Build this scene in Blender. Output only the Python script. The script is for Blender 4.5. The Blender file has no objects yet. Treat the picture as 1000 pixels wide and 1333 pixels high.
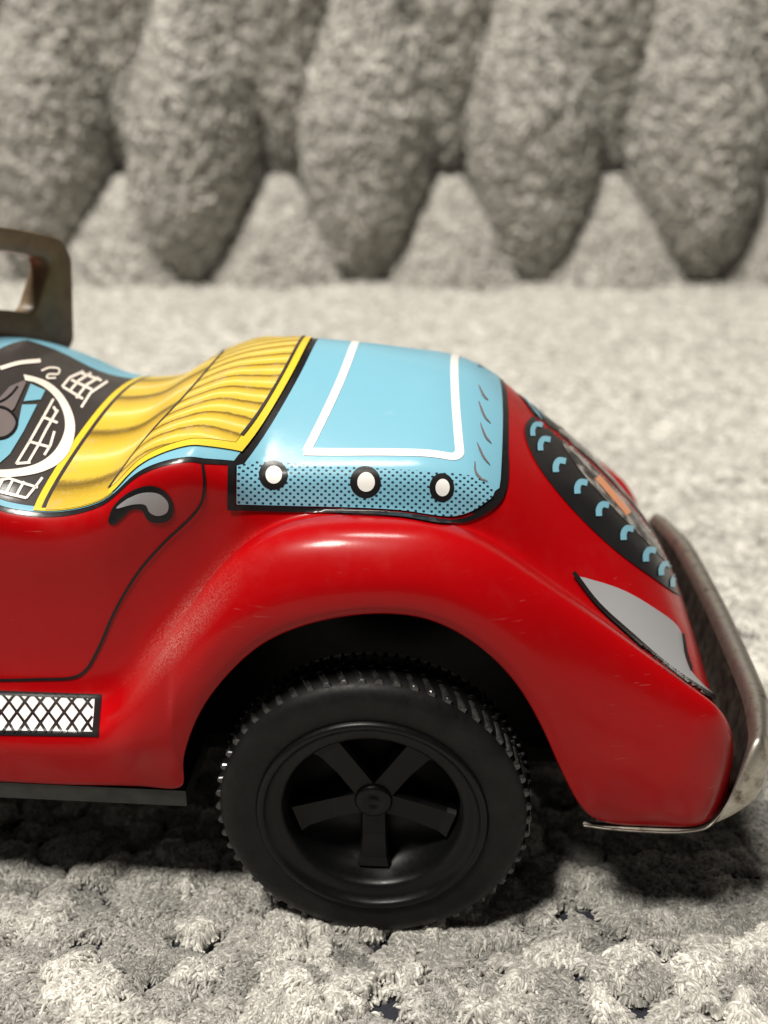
import bpy, bmesh, math, random
import numpy as np
from mathutils import Vector, Euler
from mathutils.bvhtree import BVHTree
from mathutils.geometry import delaunay_2d_cdt

random.seed(7); RNG = np.random.default_rng(11)
U = 1e-4                      # modelling unit: a tenth of a millimetre
SC = bpy.context.scene
COL = SC.collection

# ------------------------------------------------------------------ camera
F_PX, PITCH, YAW = 1300.0, math.radians(23.5), math.radians(-4.0)
_a = math.atan(388 / F_PX) + PITCH
_d = F_PX / math.cos(_a - PITCH)
CAM = np.array([15.0, -_d * math.cos(_a), 190 + _d * math.sin(_a)])
cam = bpy.data.cameras.new('camera')
cam.sensor_fit = 'VERTICAL'; cam.sensor_height = 24.0; cam.sensor_width = 18.0
cam.lens = 24.0 * F_PX / 1333.0
cam.clip_start = 0.005; cam.clip_end = 20.0
cam.dof.use_dof = True
cam.dof.focus_distance = 1262 * U
cam.dof.aperture_fstop = 11.5
camo = bpy.data.objects.new('camera', cam); COL.objects.link(camo)
camo.location = Vector(CAM * U)
camo.rotation_euler = (math.radians(90) - PITCH, 0, 0)
SC.camera = camo

# ------------------------------------------------------------------ light
w = bpy.data.worlds.new('World'); SC.world = w; w.use_nodes = True
bg = w.node_tree.nodes['Background']
bg.inputs[0].default_value = (1.0, 0.97, 0.93, 1); bg.inputs[1].default_value = 0.045

def area_lamp(name, loc, target, size, watts, col):
    l = bpy.data.lights.new(name, 'AREA'); l.shape = 'DISK'; l.size = size; l.energy = watts; l.color = col
    o = bpy.data.objects.new(name, l); COL.objects.link(o)
    o.location = loc
    o.rotation_euler = (Vector(target) - Vector(loc)).to_track_quat('-Z', 'Y').to_euler()
    return o
area_lamp('ceiling_lamp', (-0.36, -0.29, 1.08), (0, 0.12, 0.0), 0.22, 18.5, (1.0, 0.955, 0.875))
area_lamp('ceiling_lamp', (-0.10, 0.14, 1.14), (0, 0.12, 0.0), 0.22, 8.5, (1.0, 0.955, 0.875))

SC.view_settings.view_transform = 'Standard'; SC.view_settings.look = 'None'
SC.view_settings.exposure = 0.0; SC.view_settings.gamma = 1.0
SC.render.engine = 'CYCLES'
SC.cycles.max_bounces = 8; SC.cycles.use_denoising = True

# ------------------------------------------------------------------ helpers
def new_obj(name, data, parent=None):
    o = bpy.data.objects.new(name, data); COL.objects.link(o)
    if parent is not None: o.parent = parent
    return o

def mesh_obj(name, verts, faces, mat, parent=None, smooth=True, scale=U):
    me = bpy.data.meshes.new(name)
    v = np.asarray(verts, dtype=float) * scale
    me.from_pydata(v.tolist(), [], [list(map(int, f)) for f in faces])
    if mat is not None:
        for m in (mat if isinstance(mat, (list, tuple)) else [mat]): me.materials.append(m)
    if smooth: me.polygons.foreach_set('use_smooth', [True] * len(me.polygons))
    me.update()
    return new_obj(name, me, parent)

class NT:
    def __init__(s, name):
        s.m = bpy.data.materials.new(name); s.m.use_nodes = True
        s.t = s.m.node_tree; s.b = s.t.nodes['Principled BSDF']; s.out = s.t.nodes['Material Output']
    def n(s, typ, **kw):
        x = s.t.nodes.new('ShaderNode' + typ)
        for k, v in kw.items(): setattr(x, k, v)
        return x
    def l(s, a, b): s.t.links.new(a, b)
    def math(s, op, a, b=None, clamp=False):
        x = s.n('Math', operation=op); x.use_clamp = clamp
        for i, v in enumerate((a, b)):
            if v is None: continue
            if isinstance(v, (int, float)): x.inputs[i].default_value = v
            else: s.l(v, x.inputs[i])
        return x.outputs[0]
    def noise(s, scale, detail=3, rough=.55, vec=None):
        x = s.n('TexNoise'); x.inputs['Scale'].default_value = scale; x.inputs['Detail'].default_value = detail
        x.inputs['Roughness'].default_value = rough
        if vec is not None: s.l(vec, x.inputs['Vector'])
        return x
    def ramp(s, fac, stops, interp='LINEAR'):
        x = s.n('ValToRGB'); s.l(fac, x.inputs[0]); r = x.color_ramp; r.interpolation = interp
        while len(r.elements) < len(stops): r.elements.new(0.5)
        for e, (p, c) in zip(r.elements, stops):
            e.position = p; e.color = c if len(c) == 4 else (*c, 1)
        return x.outputs[0]
    def mix(s, fac, a, b, typ='MIX'):
        x = s.n('Mix', data_type='RGBA', blend_type=typ)
        for i, v in ((0, fac), (6, a), (7, b)):
            if isinstance(v, (int, float)): x.inputs[i].default_value = v
            elif isinstance(v, tuple): x.inputs[i].default_value = (*v, 1) if len(v) == 3 else v
            else: s.l(v, x.inputs[i])
        return x.outputs[2]
    def coord(s): return s.n('TexCoord').outputs['Object']
    def xyz(s, v):
        x = s.n('SeparateXYZ'); s.l(v, x.inputs[0]); return x.outputs
    def set(s, **kw):
        for k, v in kw.items():
            k = k.replace('_', ' ')
            if isinstance(v, bpy.types.NodeSocket): s.l(v, s.b.inputs[k])
            else: s.b.inputs[k].default_value = (*v, 1) if isinstance(v, tuple) and len(v) == 3 else v

def enamel(name, col, colour=None, rough=.26, coat=.30):
    """lithographed tin: flat ink under a thin varnish with dust and fine scratches"""
    t = NT(name); c = t.coord()
    n1 = t.noise(900, 4, .6, c); n2 = t.noise(180, 4, .65, c); n3 = t.noise(9000, 2, .6, c)
    base = colour(t, c) if colour else col
    dust = t.ramp(n2.outputs[0], [(.50, (0, 0, 0)), (.80, (1, 1, 1))])
    speck = t.ramp(n3.outputs[0], [(.66, (0, 0, 0)), (.74, (1, 1, 1))])
    mp = t.n('Mapping'); mp.inputs['Scale'].default_value = (260, 500, 4200); mp.inputs['Rotation'].default_value = (.3, .5, .2); t.l(c, mp.inputs['Vector'])
    sc_ = t.ramp(t.noise(1, 2, .5, mp.outputs[0]).outputs[0], [(.70, (0, 0, 0)), (.73, (1, 1, 1))])
    worn = t.ramp(t.noise(70, 3, .6, c).outputs[0], [(.50, (0, 0, 0)), (.62, (1, 1, 1))])
    grain = t.noise(16000, 1, .5, c)
    scr = t.math('MULTIPLY', t.math('MULTIPLY', sc_, worn), .09)
    dusty = t.math('ADD', scr, t.math('ADD', t.math('MULTIPLY', dust, .006), t.math('MULTIPLY', t.math('MULTIPLY', speck, dust), .12)))
    base = t.mix(t.math('MULTIPLY', grain.outputs[0], .22), base, (0.0, 0.0, 0.0))
    b2 = t.mix(dusty, base, (.60, .56, .50))
    t.set(Base_Color=b2, Specular_IOR_Level=.10, Coat_Weight=coat, Coat_Roughness=.15, Coat_IOR=1.42)
    r = t.math('ADD', t.math('MULTIPLY', n1.outputs[0], .16), t.math('MULTIPLY', dust, .22))
    t.set(Roughness=t.math('ADD', r, rough))
    bp = t.n('Bump'); bp.inputs['Strength'].default_value = .05; bp.inputs['Distance'].default_value = .0004
    t.l(n2.outputs[0], bp.inputs['Height']); t.l(bp.outputs[0], t.b.inputs['Normal'])
    t.l(bp.outputs[0], t.b.inputs['Coat Normal'])
    return t.m

M = {}
def dusty_red(t, c):
    x, y, z = t.xyz(c)
    d = t.math('ABSOLUTE', t.math('SUBTRACT', t.math('MULTIPLY', t.math('ADD', x, 302 * U), .764), t.math('MULTIPLY', t.math('SUBTRACT', z, 360 * U), .646)))
    al = t.math('ADD', t.math('MULTIPLY', t.math('ADD', x, 302 * U), .646), t.math('MULTIPLY', t.math('SUBTRACT', z, 360 * U), .764))
    m = t.math('SUBTRACT', 1.0, t.math('DIVIDE', d, 20 * U), True)
    m = t.math('MULTIPLY', m, t.math('SUBTRACT', 1.0, t.math('DIVIDE', t.math('ABSOLUTE', t.math('SUBTRACT', al, 90 * U)), 150 * U), True))
    n = t.ramp(t.noise(5500, 3, .7, c).outputs[0], [(.42, (0, 0, 0)), (.66, (1, 1, 1))])
    m = t.math('MULTIPLY', t.math('MULTIPLY', m, n), .62)
    return t.mix(m, (.385, .0010, .0026), (.55, .38, .33))
M['red'] = enamel('red_enamel', None, dusty_red)
M['blue'] = enamel('sky_blue_print', (.195, .44, .56))
M['black'] = enamel('black_print', (.012, .011, .012))
M['soot'] = enamel('charcoal_print', (.045, .038, .035))
M['white'] = enamel('white_print', (.80, .78, .75))
M['cream'] = enamel('cream_print', (.80, .72, .64))
M['silver'] = enamel('silver_grey_print', (.33, .33, .34))
M['mauve'] = enamel('grey_mauve_print', (.17, .14, .14))
M['yellow'] = enamel('yellow_print', (.74, .53, .04))
M['orange'] = enamel('orange_print', (.75, .30, .14))
M['tan'] = enamel('worn_grey_print', None, lambda t, c: t.ramp(t.noise(420, 4, .6, c).outputs[0], [(.40, (.035, .028, .03)), (.50, (.16, .14, .13)), (.62, (.36, .33, .30))]))

def dots(t, c):
    x, y, z = t.xyz(c)
    k = 2 * math.pi / (7.0 * U); zz = t.math('ADD', z, t.math('MULTIPLY', y, .55))
    a = t.math('SINE', t.math('MULTIPLY', t.math('ADD', x, zz), k * .7071)); b = t.math('SINE', t.math('MULTIPLY', t.math('SUBTRACT', x, zz), k * .7071))
    f = t.ramp(t.math('ADD', t.math('MULTIPLY', t.math('ADD', a, b), .25), .5), [(.66, (0, 0, 0)), (.76, (1, 1, 1))])
    return t.mix(f, (.195, .44, .56), (.015, .03, .045))
M['dots'] = enamel('halftone_blue_print', None, dots)

def pleats(period, phase):
    def fn(t, c):
        x, y, z = t.xyz(c)
        nz = t.noise(700, 3, .6, c); nf = t.noise(5200, 2, .6, c)
        yy = t.math('ADD', y, t.math('MULTIPLY', t.math('SUBTRACT', nz.outputs[0], .5), 5 * U))
        f = t.math('FRACT', t.math('DIVIDE', t.math('SUBTRACT', yy, phase * U), period * U))
        f2 = t.math('ADD', f, t.math('MULTIPLY', t.math('SUBTRACT', nf.outputs[0], .5), .16))
        col = t.ramp(f2, [(0.0, (.16, .10, .02)), (.06, (.26, .17, .03)), (.12, (.60, .42, .05)), (.26, (.64, .44, .045)), (.42, (.70, .51, .08)),
                          (.50, (.78, .64, .24)), (.58, (.70, .49, .07)), (.80, (.58, .38, .04)), (.92, (.42, .27, .03)), (.97, (.24, .15, .02))])
        st_ = t.ramp(t.noise(330, 4, .7, c).outputs[0], [(.54, (0, 0, 0)), (.72, (1, 1, 1))])
        return t.mix(t.math('MULTIPLY', st_, .55), col, (.52, .38, .17))
    return fn
M['seat_back'] = enamel('pleated_yellow_print', None, pleats(31, 8))
M['cushion'] = enamel('stitched_yellow_print', None, pleats(118, 20))

t = NT('worn_tin'); c = t.coord()
n1 = t.noise(500, 5, .65, c); n2 = t.noise(3000, 3, .6, c)
t.set(Base_Color=t.ramp(n1.outputs[0], [(.30, (.16, .13, .10)), (.48, (.40, .37, .32)), (.75, (.52, .49, .44))]), Metallic=1.0,
      Roughness=t.ramp(n1.outputs[0], [(.3, (.58,) * 3), (.7, (.40,) * 3)]))
bp = t.n('Bump'); bp.inputs['Strength'].default_value = .15; bp.inputs['Distance'].default_value = .0003
t.l(n1.outputs[0], bp.inputs['Height']); t.l(bp.outputs[0], t.b.inputs['Normal'])
M['tin'] = t.m

t = NT('shaded_tin'); c = t.coord(); n1 = t.noise(420, 4, .65, c)
t.set(Base_Color=t.ramp(n1.outputs[0], [(.35, (.018, .015, .012)), (.7, (.07, .062, .052))]), Metallic=.6, Roughness=.5)  # near-black tin: shade of the bumper trough painted into the colour
M['tin_shade'] = t.m
t = NT('dark_tin_underside'); c = t.coord(); n1 = t.noise(300, 4, .6, c)
t.set(Base_Color=t.ramp(n1.outputs[0], [(.3, (.012, .013, .012)), (.7, (.032, .036, .032))]), Metallic=.2, Roughness=.5)
M['plate'] = t.m
t = NT('dark_inside'); t.set(Base_Color=(.006, .0055, .0055), Roughness=.8, Specular_IOR_Level=.05)
M['inside'] = t.m

t = NT('black_rubber'); c = t.coord(); n1 = t.noise(1500, 4, .6, c); n2 = t.noise(200, 3, .6, c)
t.set(Base_Color=t.ramp(n2.outputs[0], [(.35, (.003, .003, .003)), (.7, (.009, .0087, .0083))]),
      Roughness=t.ramp(n1.outputs[0], [(.3, (.42,) * 3), (.7, (.62,) * 3)]), Specular_IOR_Level=.22)
bp = t.n('Bump'); bp.inputs['Strength'].default_value = .12; bp.inputs['Distance'].default_value = .0002
t.l(n1.outputs[0], bp.inputs['Height']); t.l(bp.outputs[0], t.b.inputs['Normal'])
M['rubber'] = t.m
t = NT('worn_glossy_rubber'); c = t.coord(); n1 = t.noise(900, 4, .6, c)
t.set(Base_Color=t.ramp(n1.outputs[0], [(.4, (.010, .010, .010)), (.7, (.035, .034, .032))]), Roughness=.24, Specular_IOR_Level=.8)
M['tread'] = t.m
t = NT('black_plastic'); c = t.coord(); n1 = t.noise(1200, 4, .6, c)
t.set(Base_Color=(.004, .004, .0042), Roughness=t.ramp(n1.outputs[0], [(.3, (.30,) * 3), (.7, (.44,) * 3)]), Specular_IOR_Level=.22)
M['plastic'] = t.m
t = NT('smoky_brown_plastic'); c = t.coord(); n1 = t.noise(250, 4, .6, c)
t.set(Base_Color=t.ramp(n1.outputs[0], [(.3, (.10, .066, .036)), (.7, (.19, .135, .082))]), Roughness=.38, Coat_Weight=.12, Coat_Roughness=.3)
M['brown'] = t.m

# fabric
def fabric(name, hair):
    t = NT(name); c = t.coord()
    if hair:
        hi = t.n('HairInfo')
        v = t.ramp(hi.outputs['Random'], [(0, (.24, .23, .208)), (.5, (.38, .366, .332)), (1, (.57, .552, .505))])
        at = t.n('Attribute'); at.attribute_name = 'tone'; at.attribute_type = 'GEOMETRY'
        col = t.mix(1.0, v, at.outputs['Color'], 'MULTIPLY')
        t.set(Base_Color=col, Roughness=.45, Specular_IOR_Level=.5, Sheen_Weight=.15)
    else:
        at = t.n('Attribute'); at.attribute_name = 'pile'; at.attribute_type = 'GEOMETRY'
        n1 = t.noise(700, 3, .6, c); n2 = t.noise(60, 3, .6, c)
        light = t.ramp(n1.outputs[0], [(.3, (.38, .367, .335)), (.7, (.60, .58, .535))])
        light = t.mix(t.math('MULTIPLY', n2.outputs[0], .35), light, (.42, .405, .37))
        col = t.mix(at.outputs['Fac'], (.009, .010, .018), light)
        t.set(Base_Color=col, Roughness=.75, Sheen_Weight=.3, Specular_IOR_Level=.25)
        bp = t.n('Bump'); bp.inputs['Strength'].default_value = .6; bp.inputs['Distance'].default_value = .0008
        t.l(n1.outputs[0], bp.inputs['Height']); t.l(bp.outputs[0], t.b.inputs['Normal'])
    return t.m
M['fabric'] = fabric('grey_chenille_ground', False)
M['pile'] = fabric('grey_chenille_pile', True)

# vectorised value noise
class VN:
    def __init__(s, seed):
        s.g = np.random.default_rng(seed).random((256, 256))
    def __call__(s, x, y):
        x0 = np.floor(x).astype(int); y0 = np.floor(y).astype(int)
        fx = x - x0; fy = y - y0; fx = fx * fx * (3 - 2 * fx); fy = fy * fy * (3 - 2 * fy)
        g = s.g; a = g[x0 & 255, y0 & 255]; b = g[(x0 + 1) & 255, y0 & 255]
        c = g[x0 & 255, (y0 + 1) & 255]; d = g[(x0 + 1) & 255, (y0 + 1) & 255]
        return (a * (1 - fx) + b * fx) * (1 - fy) + (c * (1 - fx) + d * fx) * fy
vn = [VN(i) for i in range(8)]
def fbm(x, y, s, o=0, oct=3):
    r = 0; a = 1; tot = 0
    for i in range(oct):
        r = r + a * vn[(o + i) % 8](x / s + 17.3 * i, y / s + 5.1 * i); tot += a; a *= .5; s *= .5
    return r / tot

# ------------------------------------------------------------------ sofa
sofa = new_obj('sofa', None)
sofa['label'] = 'grey chenille sofa seat and quilted backrest that the toy car stands on'
sofa['category'] = 'sofa'

CL = 52.0                                        # tuft spacing
_ci = np.random.default_rng(5)
CJ = _ci.random((512, 512, 2)); CR = _ci.random((512, 512)); CA = _ci.random((512, 512)); CT = _ci.random((512, 512))
def tufts(x, y):
    """height 0..1 of the nearest tuft, its tone, lie and whether the ground shows"""
    wx = x + 62 * (fbm(x, y, 60, 2) - .5); wy = y + 62 * (fbm(x, y, 60, 5) - .5)
    gx = np.floor(wx / CL).astype(int); gy = np.floor(wy / (CL * .8)).astype(int)
    best = np.full(x.shape, 1e9); bi = np.zeros(x.shape, int); bj = np.zeros(x.shape, int)
    for i in (-1, 0, 1):
        for j in (-1, 0, 1):
            a = (gx + i) & 511; b = (gy + j) & 511
            cx = (gx + i + .15 + .7 * CJ[a, b, 0]) * CL; cy = (gy + j + .15 + .7 * CJ[a, b, 1]) * CL * .8
            d = np.hypot(wx - cx, (wy - cy) * 1.15) / (CL * (.58 + .22 * CR[a, b]))
            m = d < best; best = np.where(m, d, best); bi = np.where(m, a, bi); bj = np.where(m, b, bj)
    hgt = np.clip(1 - best ** 2, 0, 1) ** .6
    gap = fbm(x * .8, y * 1.25, 52, 6) + .35 * (fbm(x, y, 18, 1) - .5)
    low = (gap > .665 + .10 * np.clip((y - 500) / 600, 0, 1)) & (hgt < .85)
    hgt = np.where(low, hgt * .2, hgt)
    hgt = np.clip(hgt * (.55 + .9 * fbm(x, y, 34, 4)), 0, 1.2)
    return hgt, CT[bi, bj], CA[bi, bj], low

def seat_h(x, y):
    hgt, tone, ang, low = tufts(x, y)
    big = (fbm(x, y, 420, 1) - .5) * 34 + (fbm(x, y, 1500, 3) - .5) * 50
    # the cloth gives way a little under the tyres
    near = np.exp(-((x / 420) ** 2 + ((y - 40) / 330) ** 2))
    big = big * (1 - near) - 6 * near
    big = big + 26 * np.clip((-45 - y) / 70, 0, 1) * np.clip((y + 900) / 500, 0, 1)
    big = big + 20 * np.exp(-((x + 330) / 130) ** 2 - ((y + 10) / 120) ** 2) + 24 * np.exp(-((x - 300) / 90) ** 2 - ((y + 20) / 110) ** 2) + 34 * np.exp(-((x - 470) / 150) ** 2 - ((y + 15) / 130) ** 2)
    far = np.clip((y - 3900) / 900, 0, 1)
    return big + hgt * 20 * (0.6 + .8 * tone) - 17 - far * 0, hgt, tone, ang, low

def seat_sheet():
    xs = []; ys = []
    def axis(spec):
        r = []
        for a, b, st in spec: r += list(np.arange(a, b, st))
        return np.array(r + [spec[-1][1]], float)
    X = axis([(-5200, -1700, 80), (-1700, -850, 20), (-850, 950, 7), (950, 1900, 18), (1900, 5200, 80)])
    Y = axis([(-2600, -700, 60), (-700, -300, 12), (-300, 1000, 7), (1000, 2400, 14), (2400, 5000, 28)])
    gx, gy = np.meshgrid(X, Y, indexing='ij')
    z, hgt, tone, ang, low = seat_h(gx, gy)
    v = np.stack([gx, gy, z], -1).reshape(-1, 3)
    nx, ny = len(X), len(Y)
    idx = np.arange(nx * ny).reshape(nx, ny)
    f = np.stack([idx[:-1, :-1], idx[1:, :-1], idx[1:, 1:], idx[:-1, 1:]], -1).reshape(-1, 4)
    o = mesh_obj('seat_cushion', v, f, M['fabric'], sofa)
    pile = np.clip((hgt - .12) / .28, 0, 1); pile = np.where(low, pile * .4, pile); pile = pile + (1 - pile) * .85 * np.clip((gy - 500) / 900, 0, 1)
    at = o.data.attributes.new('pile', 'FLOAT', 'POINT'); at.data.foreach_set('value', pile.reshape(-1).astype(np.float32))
    return o
seat = seat_sheet()

def fibres(n, x0, x1, y0, y1, length, rad, seed, var=1.0, gain=1.0):
    r = np.random.default_rng(seed)
    x = r.uniform(x0, x1, n); y = r.uniform(y0, y1, n)
    # keep what the camera could see from about here
    half = 560 / F_PX * ((y + 1037) * .92 + 425) + 160
    k = np.abs(x - 15) < half; x = x[k]; y = y[k]
    _, hgt, tone, ang, low = seat_h(x, y)
    k = (hgt > .10) & (~low | (r.random(len(x)) < .25)); x, y, hgt, tone, ang = x[k], y[k], hgt[k], tone[k], ang[k]
    n = len(x)
    a = ang * 2 * math.pi + r.normal(0, .9, n); L = length * r.uniform(.6, 1.3, n)
    P = 5; tt = np.linspace(-.5, .5, P)
    bend = r.normal(0, .5, n)
    pts = np.zeros((n, P, 3))
    for i, q in enumerate(tt):
        px = x + np.cos(a + bend * q) * L * q; py = y + np.sin(a + bend * q) * L * q
        z = seat_h(px, py)[0]
        pts[:, i, 0] = px; pts[:, i, 1] = py
        pts[:, i, 2] = z
    pts[:, :, 2] = .45 * pts[:, :, 2] + .55 * pts[:, :, 2].max(1, keepdims=True)
    lift = r.uniform(.0, 4.0, n)
    arch = 1 - (2 * tt) ** 2
    pts[:, :, 2] += lift[:, None] * (.35 + .9 * arch[None, :]) + 1.0
    cu = bpy.data.hair_curves.new('seat_pile')
    cu.add_curves([P] * n)
    cu.attributes['position'].data.foreach_set('vector', (pts * U).reshape(-1).astype(np.float32))
    ra = (rad * r.uniform(.7, 1.25, n))[:, None] * np.array([.55, 1, 1.1, 1, .45])[None, :]
    at = cu.attributes.get('radius') or cu.attributes.new('radius', 'FLOAT', 'POINT')
    at.data.foreach_set('value', (ra * U).reshape(-1).astype(np.float32))
    to = cu.attributes.new('tone', 'FLOAT_COLOR', 'CURVE')
    tv = gain * (.91 + var * (.66 * tone - .33))[:, None] * np.array([1, 1, 1, 0])[None, :]; tv[:, 3] = 1
    to.data.foreach_set('color', tv.reshape(-1).astype(np.float32))
    cu.materials.append(M['pile'])
    o = new_obj('seat_pile', cu, sofa); o['kind'] = 'stuff'
    return o
fibres(230000, -900, 1000, -330, 560, 12.5, 2.1, 1, 1.35, 0.98)
fibres(110000, -1700, 1800, 560, 2000, 26, 3.6, 2, .55, 1.26)
fibres(70000, -2900, 2900, 2000, 4900, 46, 6.0, 3, .3, 1.38)

# backrest: long quilted rolls that interlock like leaves
BY = 4760.0
def zpix(v):                                   # height on the backrest plane for a level in the layout drawing
    return CAM[2] + (BY - CAM[1]) * math.tan(math.atan((666.5 - v) / F_PX) - PITCH)
def xpix(u, v):
    ang = math.atan((666.5 - v) / F_PX)
    zc = (BY - CAM[1]) * math.cos(PITCH) + (CAM[2] - zpix(v)) * math.sin(PITCH)
    return CAM[0] + (u - 500) / F_PX * zc
def back_roll(cx, prof, thick, lean, seed, name='back_roll', skew=0):
    nu, nv = 64, 150
    pv = np.array([p[0] for p in prof], float); pw = np.array([p[1] for p in prof], float)
    V = np.linspace(pv[0], pv[-1], nv)
    # smooth interpolation of the outline
    W = np.interp(V, *((pv[::-1], pw[::-1]) if pv[0] > pv[-1] else (pv, pw))); k = np.ones(9) / 9
    Wp = np.concatenate([np.full(4, W[0]), W, np.full(4, W[-1])]); W = np.convolve(Wp, k, 'valid')
    u = np.linspace(-1, 1, nu)
    verts = []
    r = np.random.default_rng(seed); ph = r.uniform(0, 500)
    for i, v in enumerate(V):
        f = i / (nv - 1)
        ends = min(1, (f / .16)) ** .5 if f < .16 else 1
        cxv = cx + skew * (f - .5)
        zc = zpix(v)
        for uu in u:
            s = math.sin(uu * math.pi / 2)
            px = xpix(cxv + W[i] * s, v)
            d = thick * (max(0, 1 - s * s)) ** .55 * (.25 + .75 * ends) * (W[i] / pw.max()) ** .45
            verts.append((px, BY + 60 - d - lean * (1 - f), zc - (1 - ends) * d * .25))
    v = np.array(verts); gx = v[:, 0] + ph; gz = v[:, 2]
    lump = (fbm(gx, gz, 60, seed, 2) - .5) * 30 + (fbm(gx, gz, 28, seed + 3, 1) - .5) * 30 + (fbm(gx, gz, 400, seed + 1, 2) - .5) * 70
    v[:, 1] -= lump * 1.0; v[:, 2] += (fbm(gx, gz, 80, seed + 2, 2) - .5) * 25; v[:, 0] += (fbm(gx, gz, 80, seed + 5, 2) - .5) * 25
    idx = np.arange(nu * nv).reshape(nv, nu)
    fc = np.stack([idx[:-1, :-1], idx[:-1, 1:], idx[1:, 1:], idx[1:, :-1]], -1).reshape(-1, 4)
    o = mesh_obj(name, v, fc, M['roll'], sofa)
    # short looped nap
    m = 3600; a = r.integers(1, nv - 2, m); b = r.integers(1, nu - 2, m)
    g = v.reshape(nv, nu, 3); p = g[a, b] + (g[a + 1, b] - g[a, b]) * r.random((m, 1)) + (g[a, b + 1] - g[a, b]) * r.random((m, 1))
    e1 = g[a, b + 1] - g[a, b]; e2 = g[a + 1, b] - g[a, b]
    e1 /= np.linalg.norm(e1, axis=1, keepdims=True) + 1e-6; e2 /= np.linalg.norm(e2, axis=1, keepdims=True) + 1e-6
    nrm = np.cross(e1, e2); nrm *= np.where(nrm[:, 1:2] > 0, -1, 1)
    an = r.uniform(0, 2 * math.pi, m); d1 = e1 * np.cos(an)[:, None] + e2 * np.sin(an)[:, None]; L = r.uniform(28, 70, m)[:, None]
    up = r.uniform(8, 26, m)[:, None]
    cu = bpy.data.hair_curves.new('roll_nap'); cu.add_curves([4] * m)
    pts = np.stack([p - d1 * L * .5, p - d1 * L * .2 + nrm * up, p + d1 * L * .2 + nrm * up, p + d1 * L * .5], 1)
    cu.attributes['position'].data.foreach_set('vector', (pts * U).reshape(-1).astype(np.float32))
    at = cu.attributes.get('radius') or cu.attributes.new('radius', 'FLOAT', 'POINT')
    at.data.foreach_set('value', np.repeat(r.uniform(6, 10, m) * U, 4).astype(np.float32))
    to = cu.attributes.new('tone', 'FLOAT_COLOR', 'CURVE'); tv = np.ones((m, 4)); tv[:, :3] = r.uniform(.78, 1.40, m)[:, None]
    to.data.foreach_set('color', tv.reshape(-1).astype(np.float32))
    cu.materials.append(M['pile'])
    h = new_obj('nap', cu, o); h['kind'] = 'stuff'
    return o
t = NT('grey_boucle'); c = t.coord()
n1 = t.noise(300, 3, .7, c); n2 = t.noise(25, 3, .6, c)
light = t.ramp(n1.outputs[0], [(.36, (.17, .164, .15)), (.48, (.35, .339, .311)), (.60, (.60, .583, .54))])
t.set(Base_Color=light, Roughness=.8, Sheen_Weight=.25, Specular_IOR_Level=.2)
bp = t.n('Bump'); bp.inputs['Strength'].default_value = .6; bp.inputs['Distance'].default_value = .003
t.l(n1.outputs[0], bp.inputs['Height']); t.l(bp.outputs[0], t.b.inputs['Normal'])
M['roll'] = t.m

PA = [(366, 34), (350, 44), (320, 56), (280, 69), (240, 80), (200, 86), (150, 87), (100, 78), (50, 62), (0, 45), (-60, 26), (-130, 10)]
PB = [(238, 12), (220, 20), (180, 34), (120, 52), (60, 66), (0, 78), (-60, 88), (-140, 92)]
PC = [(420, 104), (390, 94), (365, 80), (330, 66), (300, 52), (270, 34), (245, 18), (232, 8)]
for i, (cx, dx) in enumerate([(-575, 0), (-365, 3), (1325, 0), (1535, 4), (-155, 0), (60, 6), (253, 0), (477, 4), (692, -8), (902, -4), (1115, 0)]):
    back_roll(cx, [(a, b * .95) for a, b in PA], 450 + 60 * math.sin(i * 2.3), 0, 20 + i, skew=dx)
for i, cx in enumerate([-470, -262, 1220, 1430, -48, 158, 364, 584, 795, 1008]):
    back_roll(cx, PB, 260, -150, 40 + i)
for i, cx in enumerate([-470, -262, 1220, 1430, -48, 160, 366, 588, 796, 1010]):
    back_roll(cx, PC, 230, 330, 60 + i)
mesh_obj('back_panel', [(-6000, BY + 420, -300), (6000, BY + 420, -300), (6000, BY + 420, 3200), (-6000, BY + 420, 3200),
                        (-6000, BY + 900, -300), (6000, BY + 900, -300), (6000, BY + 900, 3200), (-6000, BY + 900, 3200)],
         [(0, 1, 2, 3), (5, 4, 7, 6), (3, 2, 6, 7), (4, 0, 3, 7), (1, 5, 6, 2)], M['roll'], sofa, smooth=False)

# ------------------------------------------------------------------ toy car
car = new_obj('toy_car', None)
car.rotation_euler = (0, 0, YAW)
car['label'] = 'red lithographed tin toy convertible with yellow seats and blue rear deck'
car['category'] = 'toy car'
YC = 400.0

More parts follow.
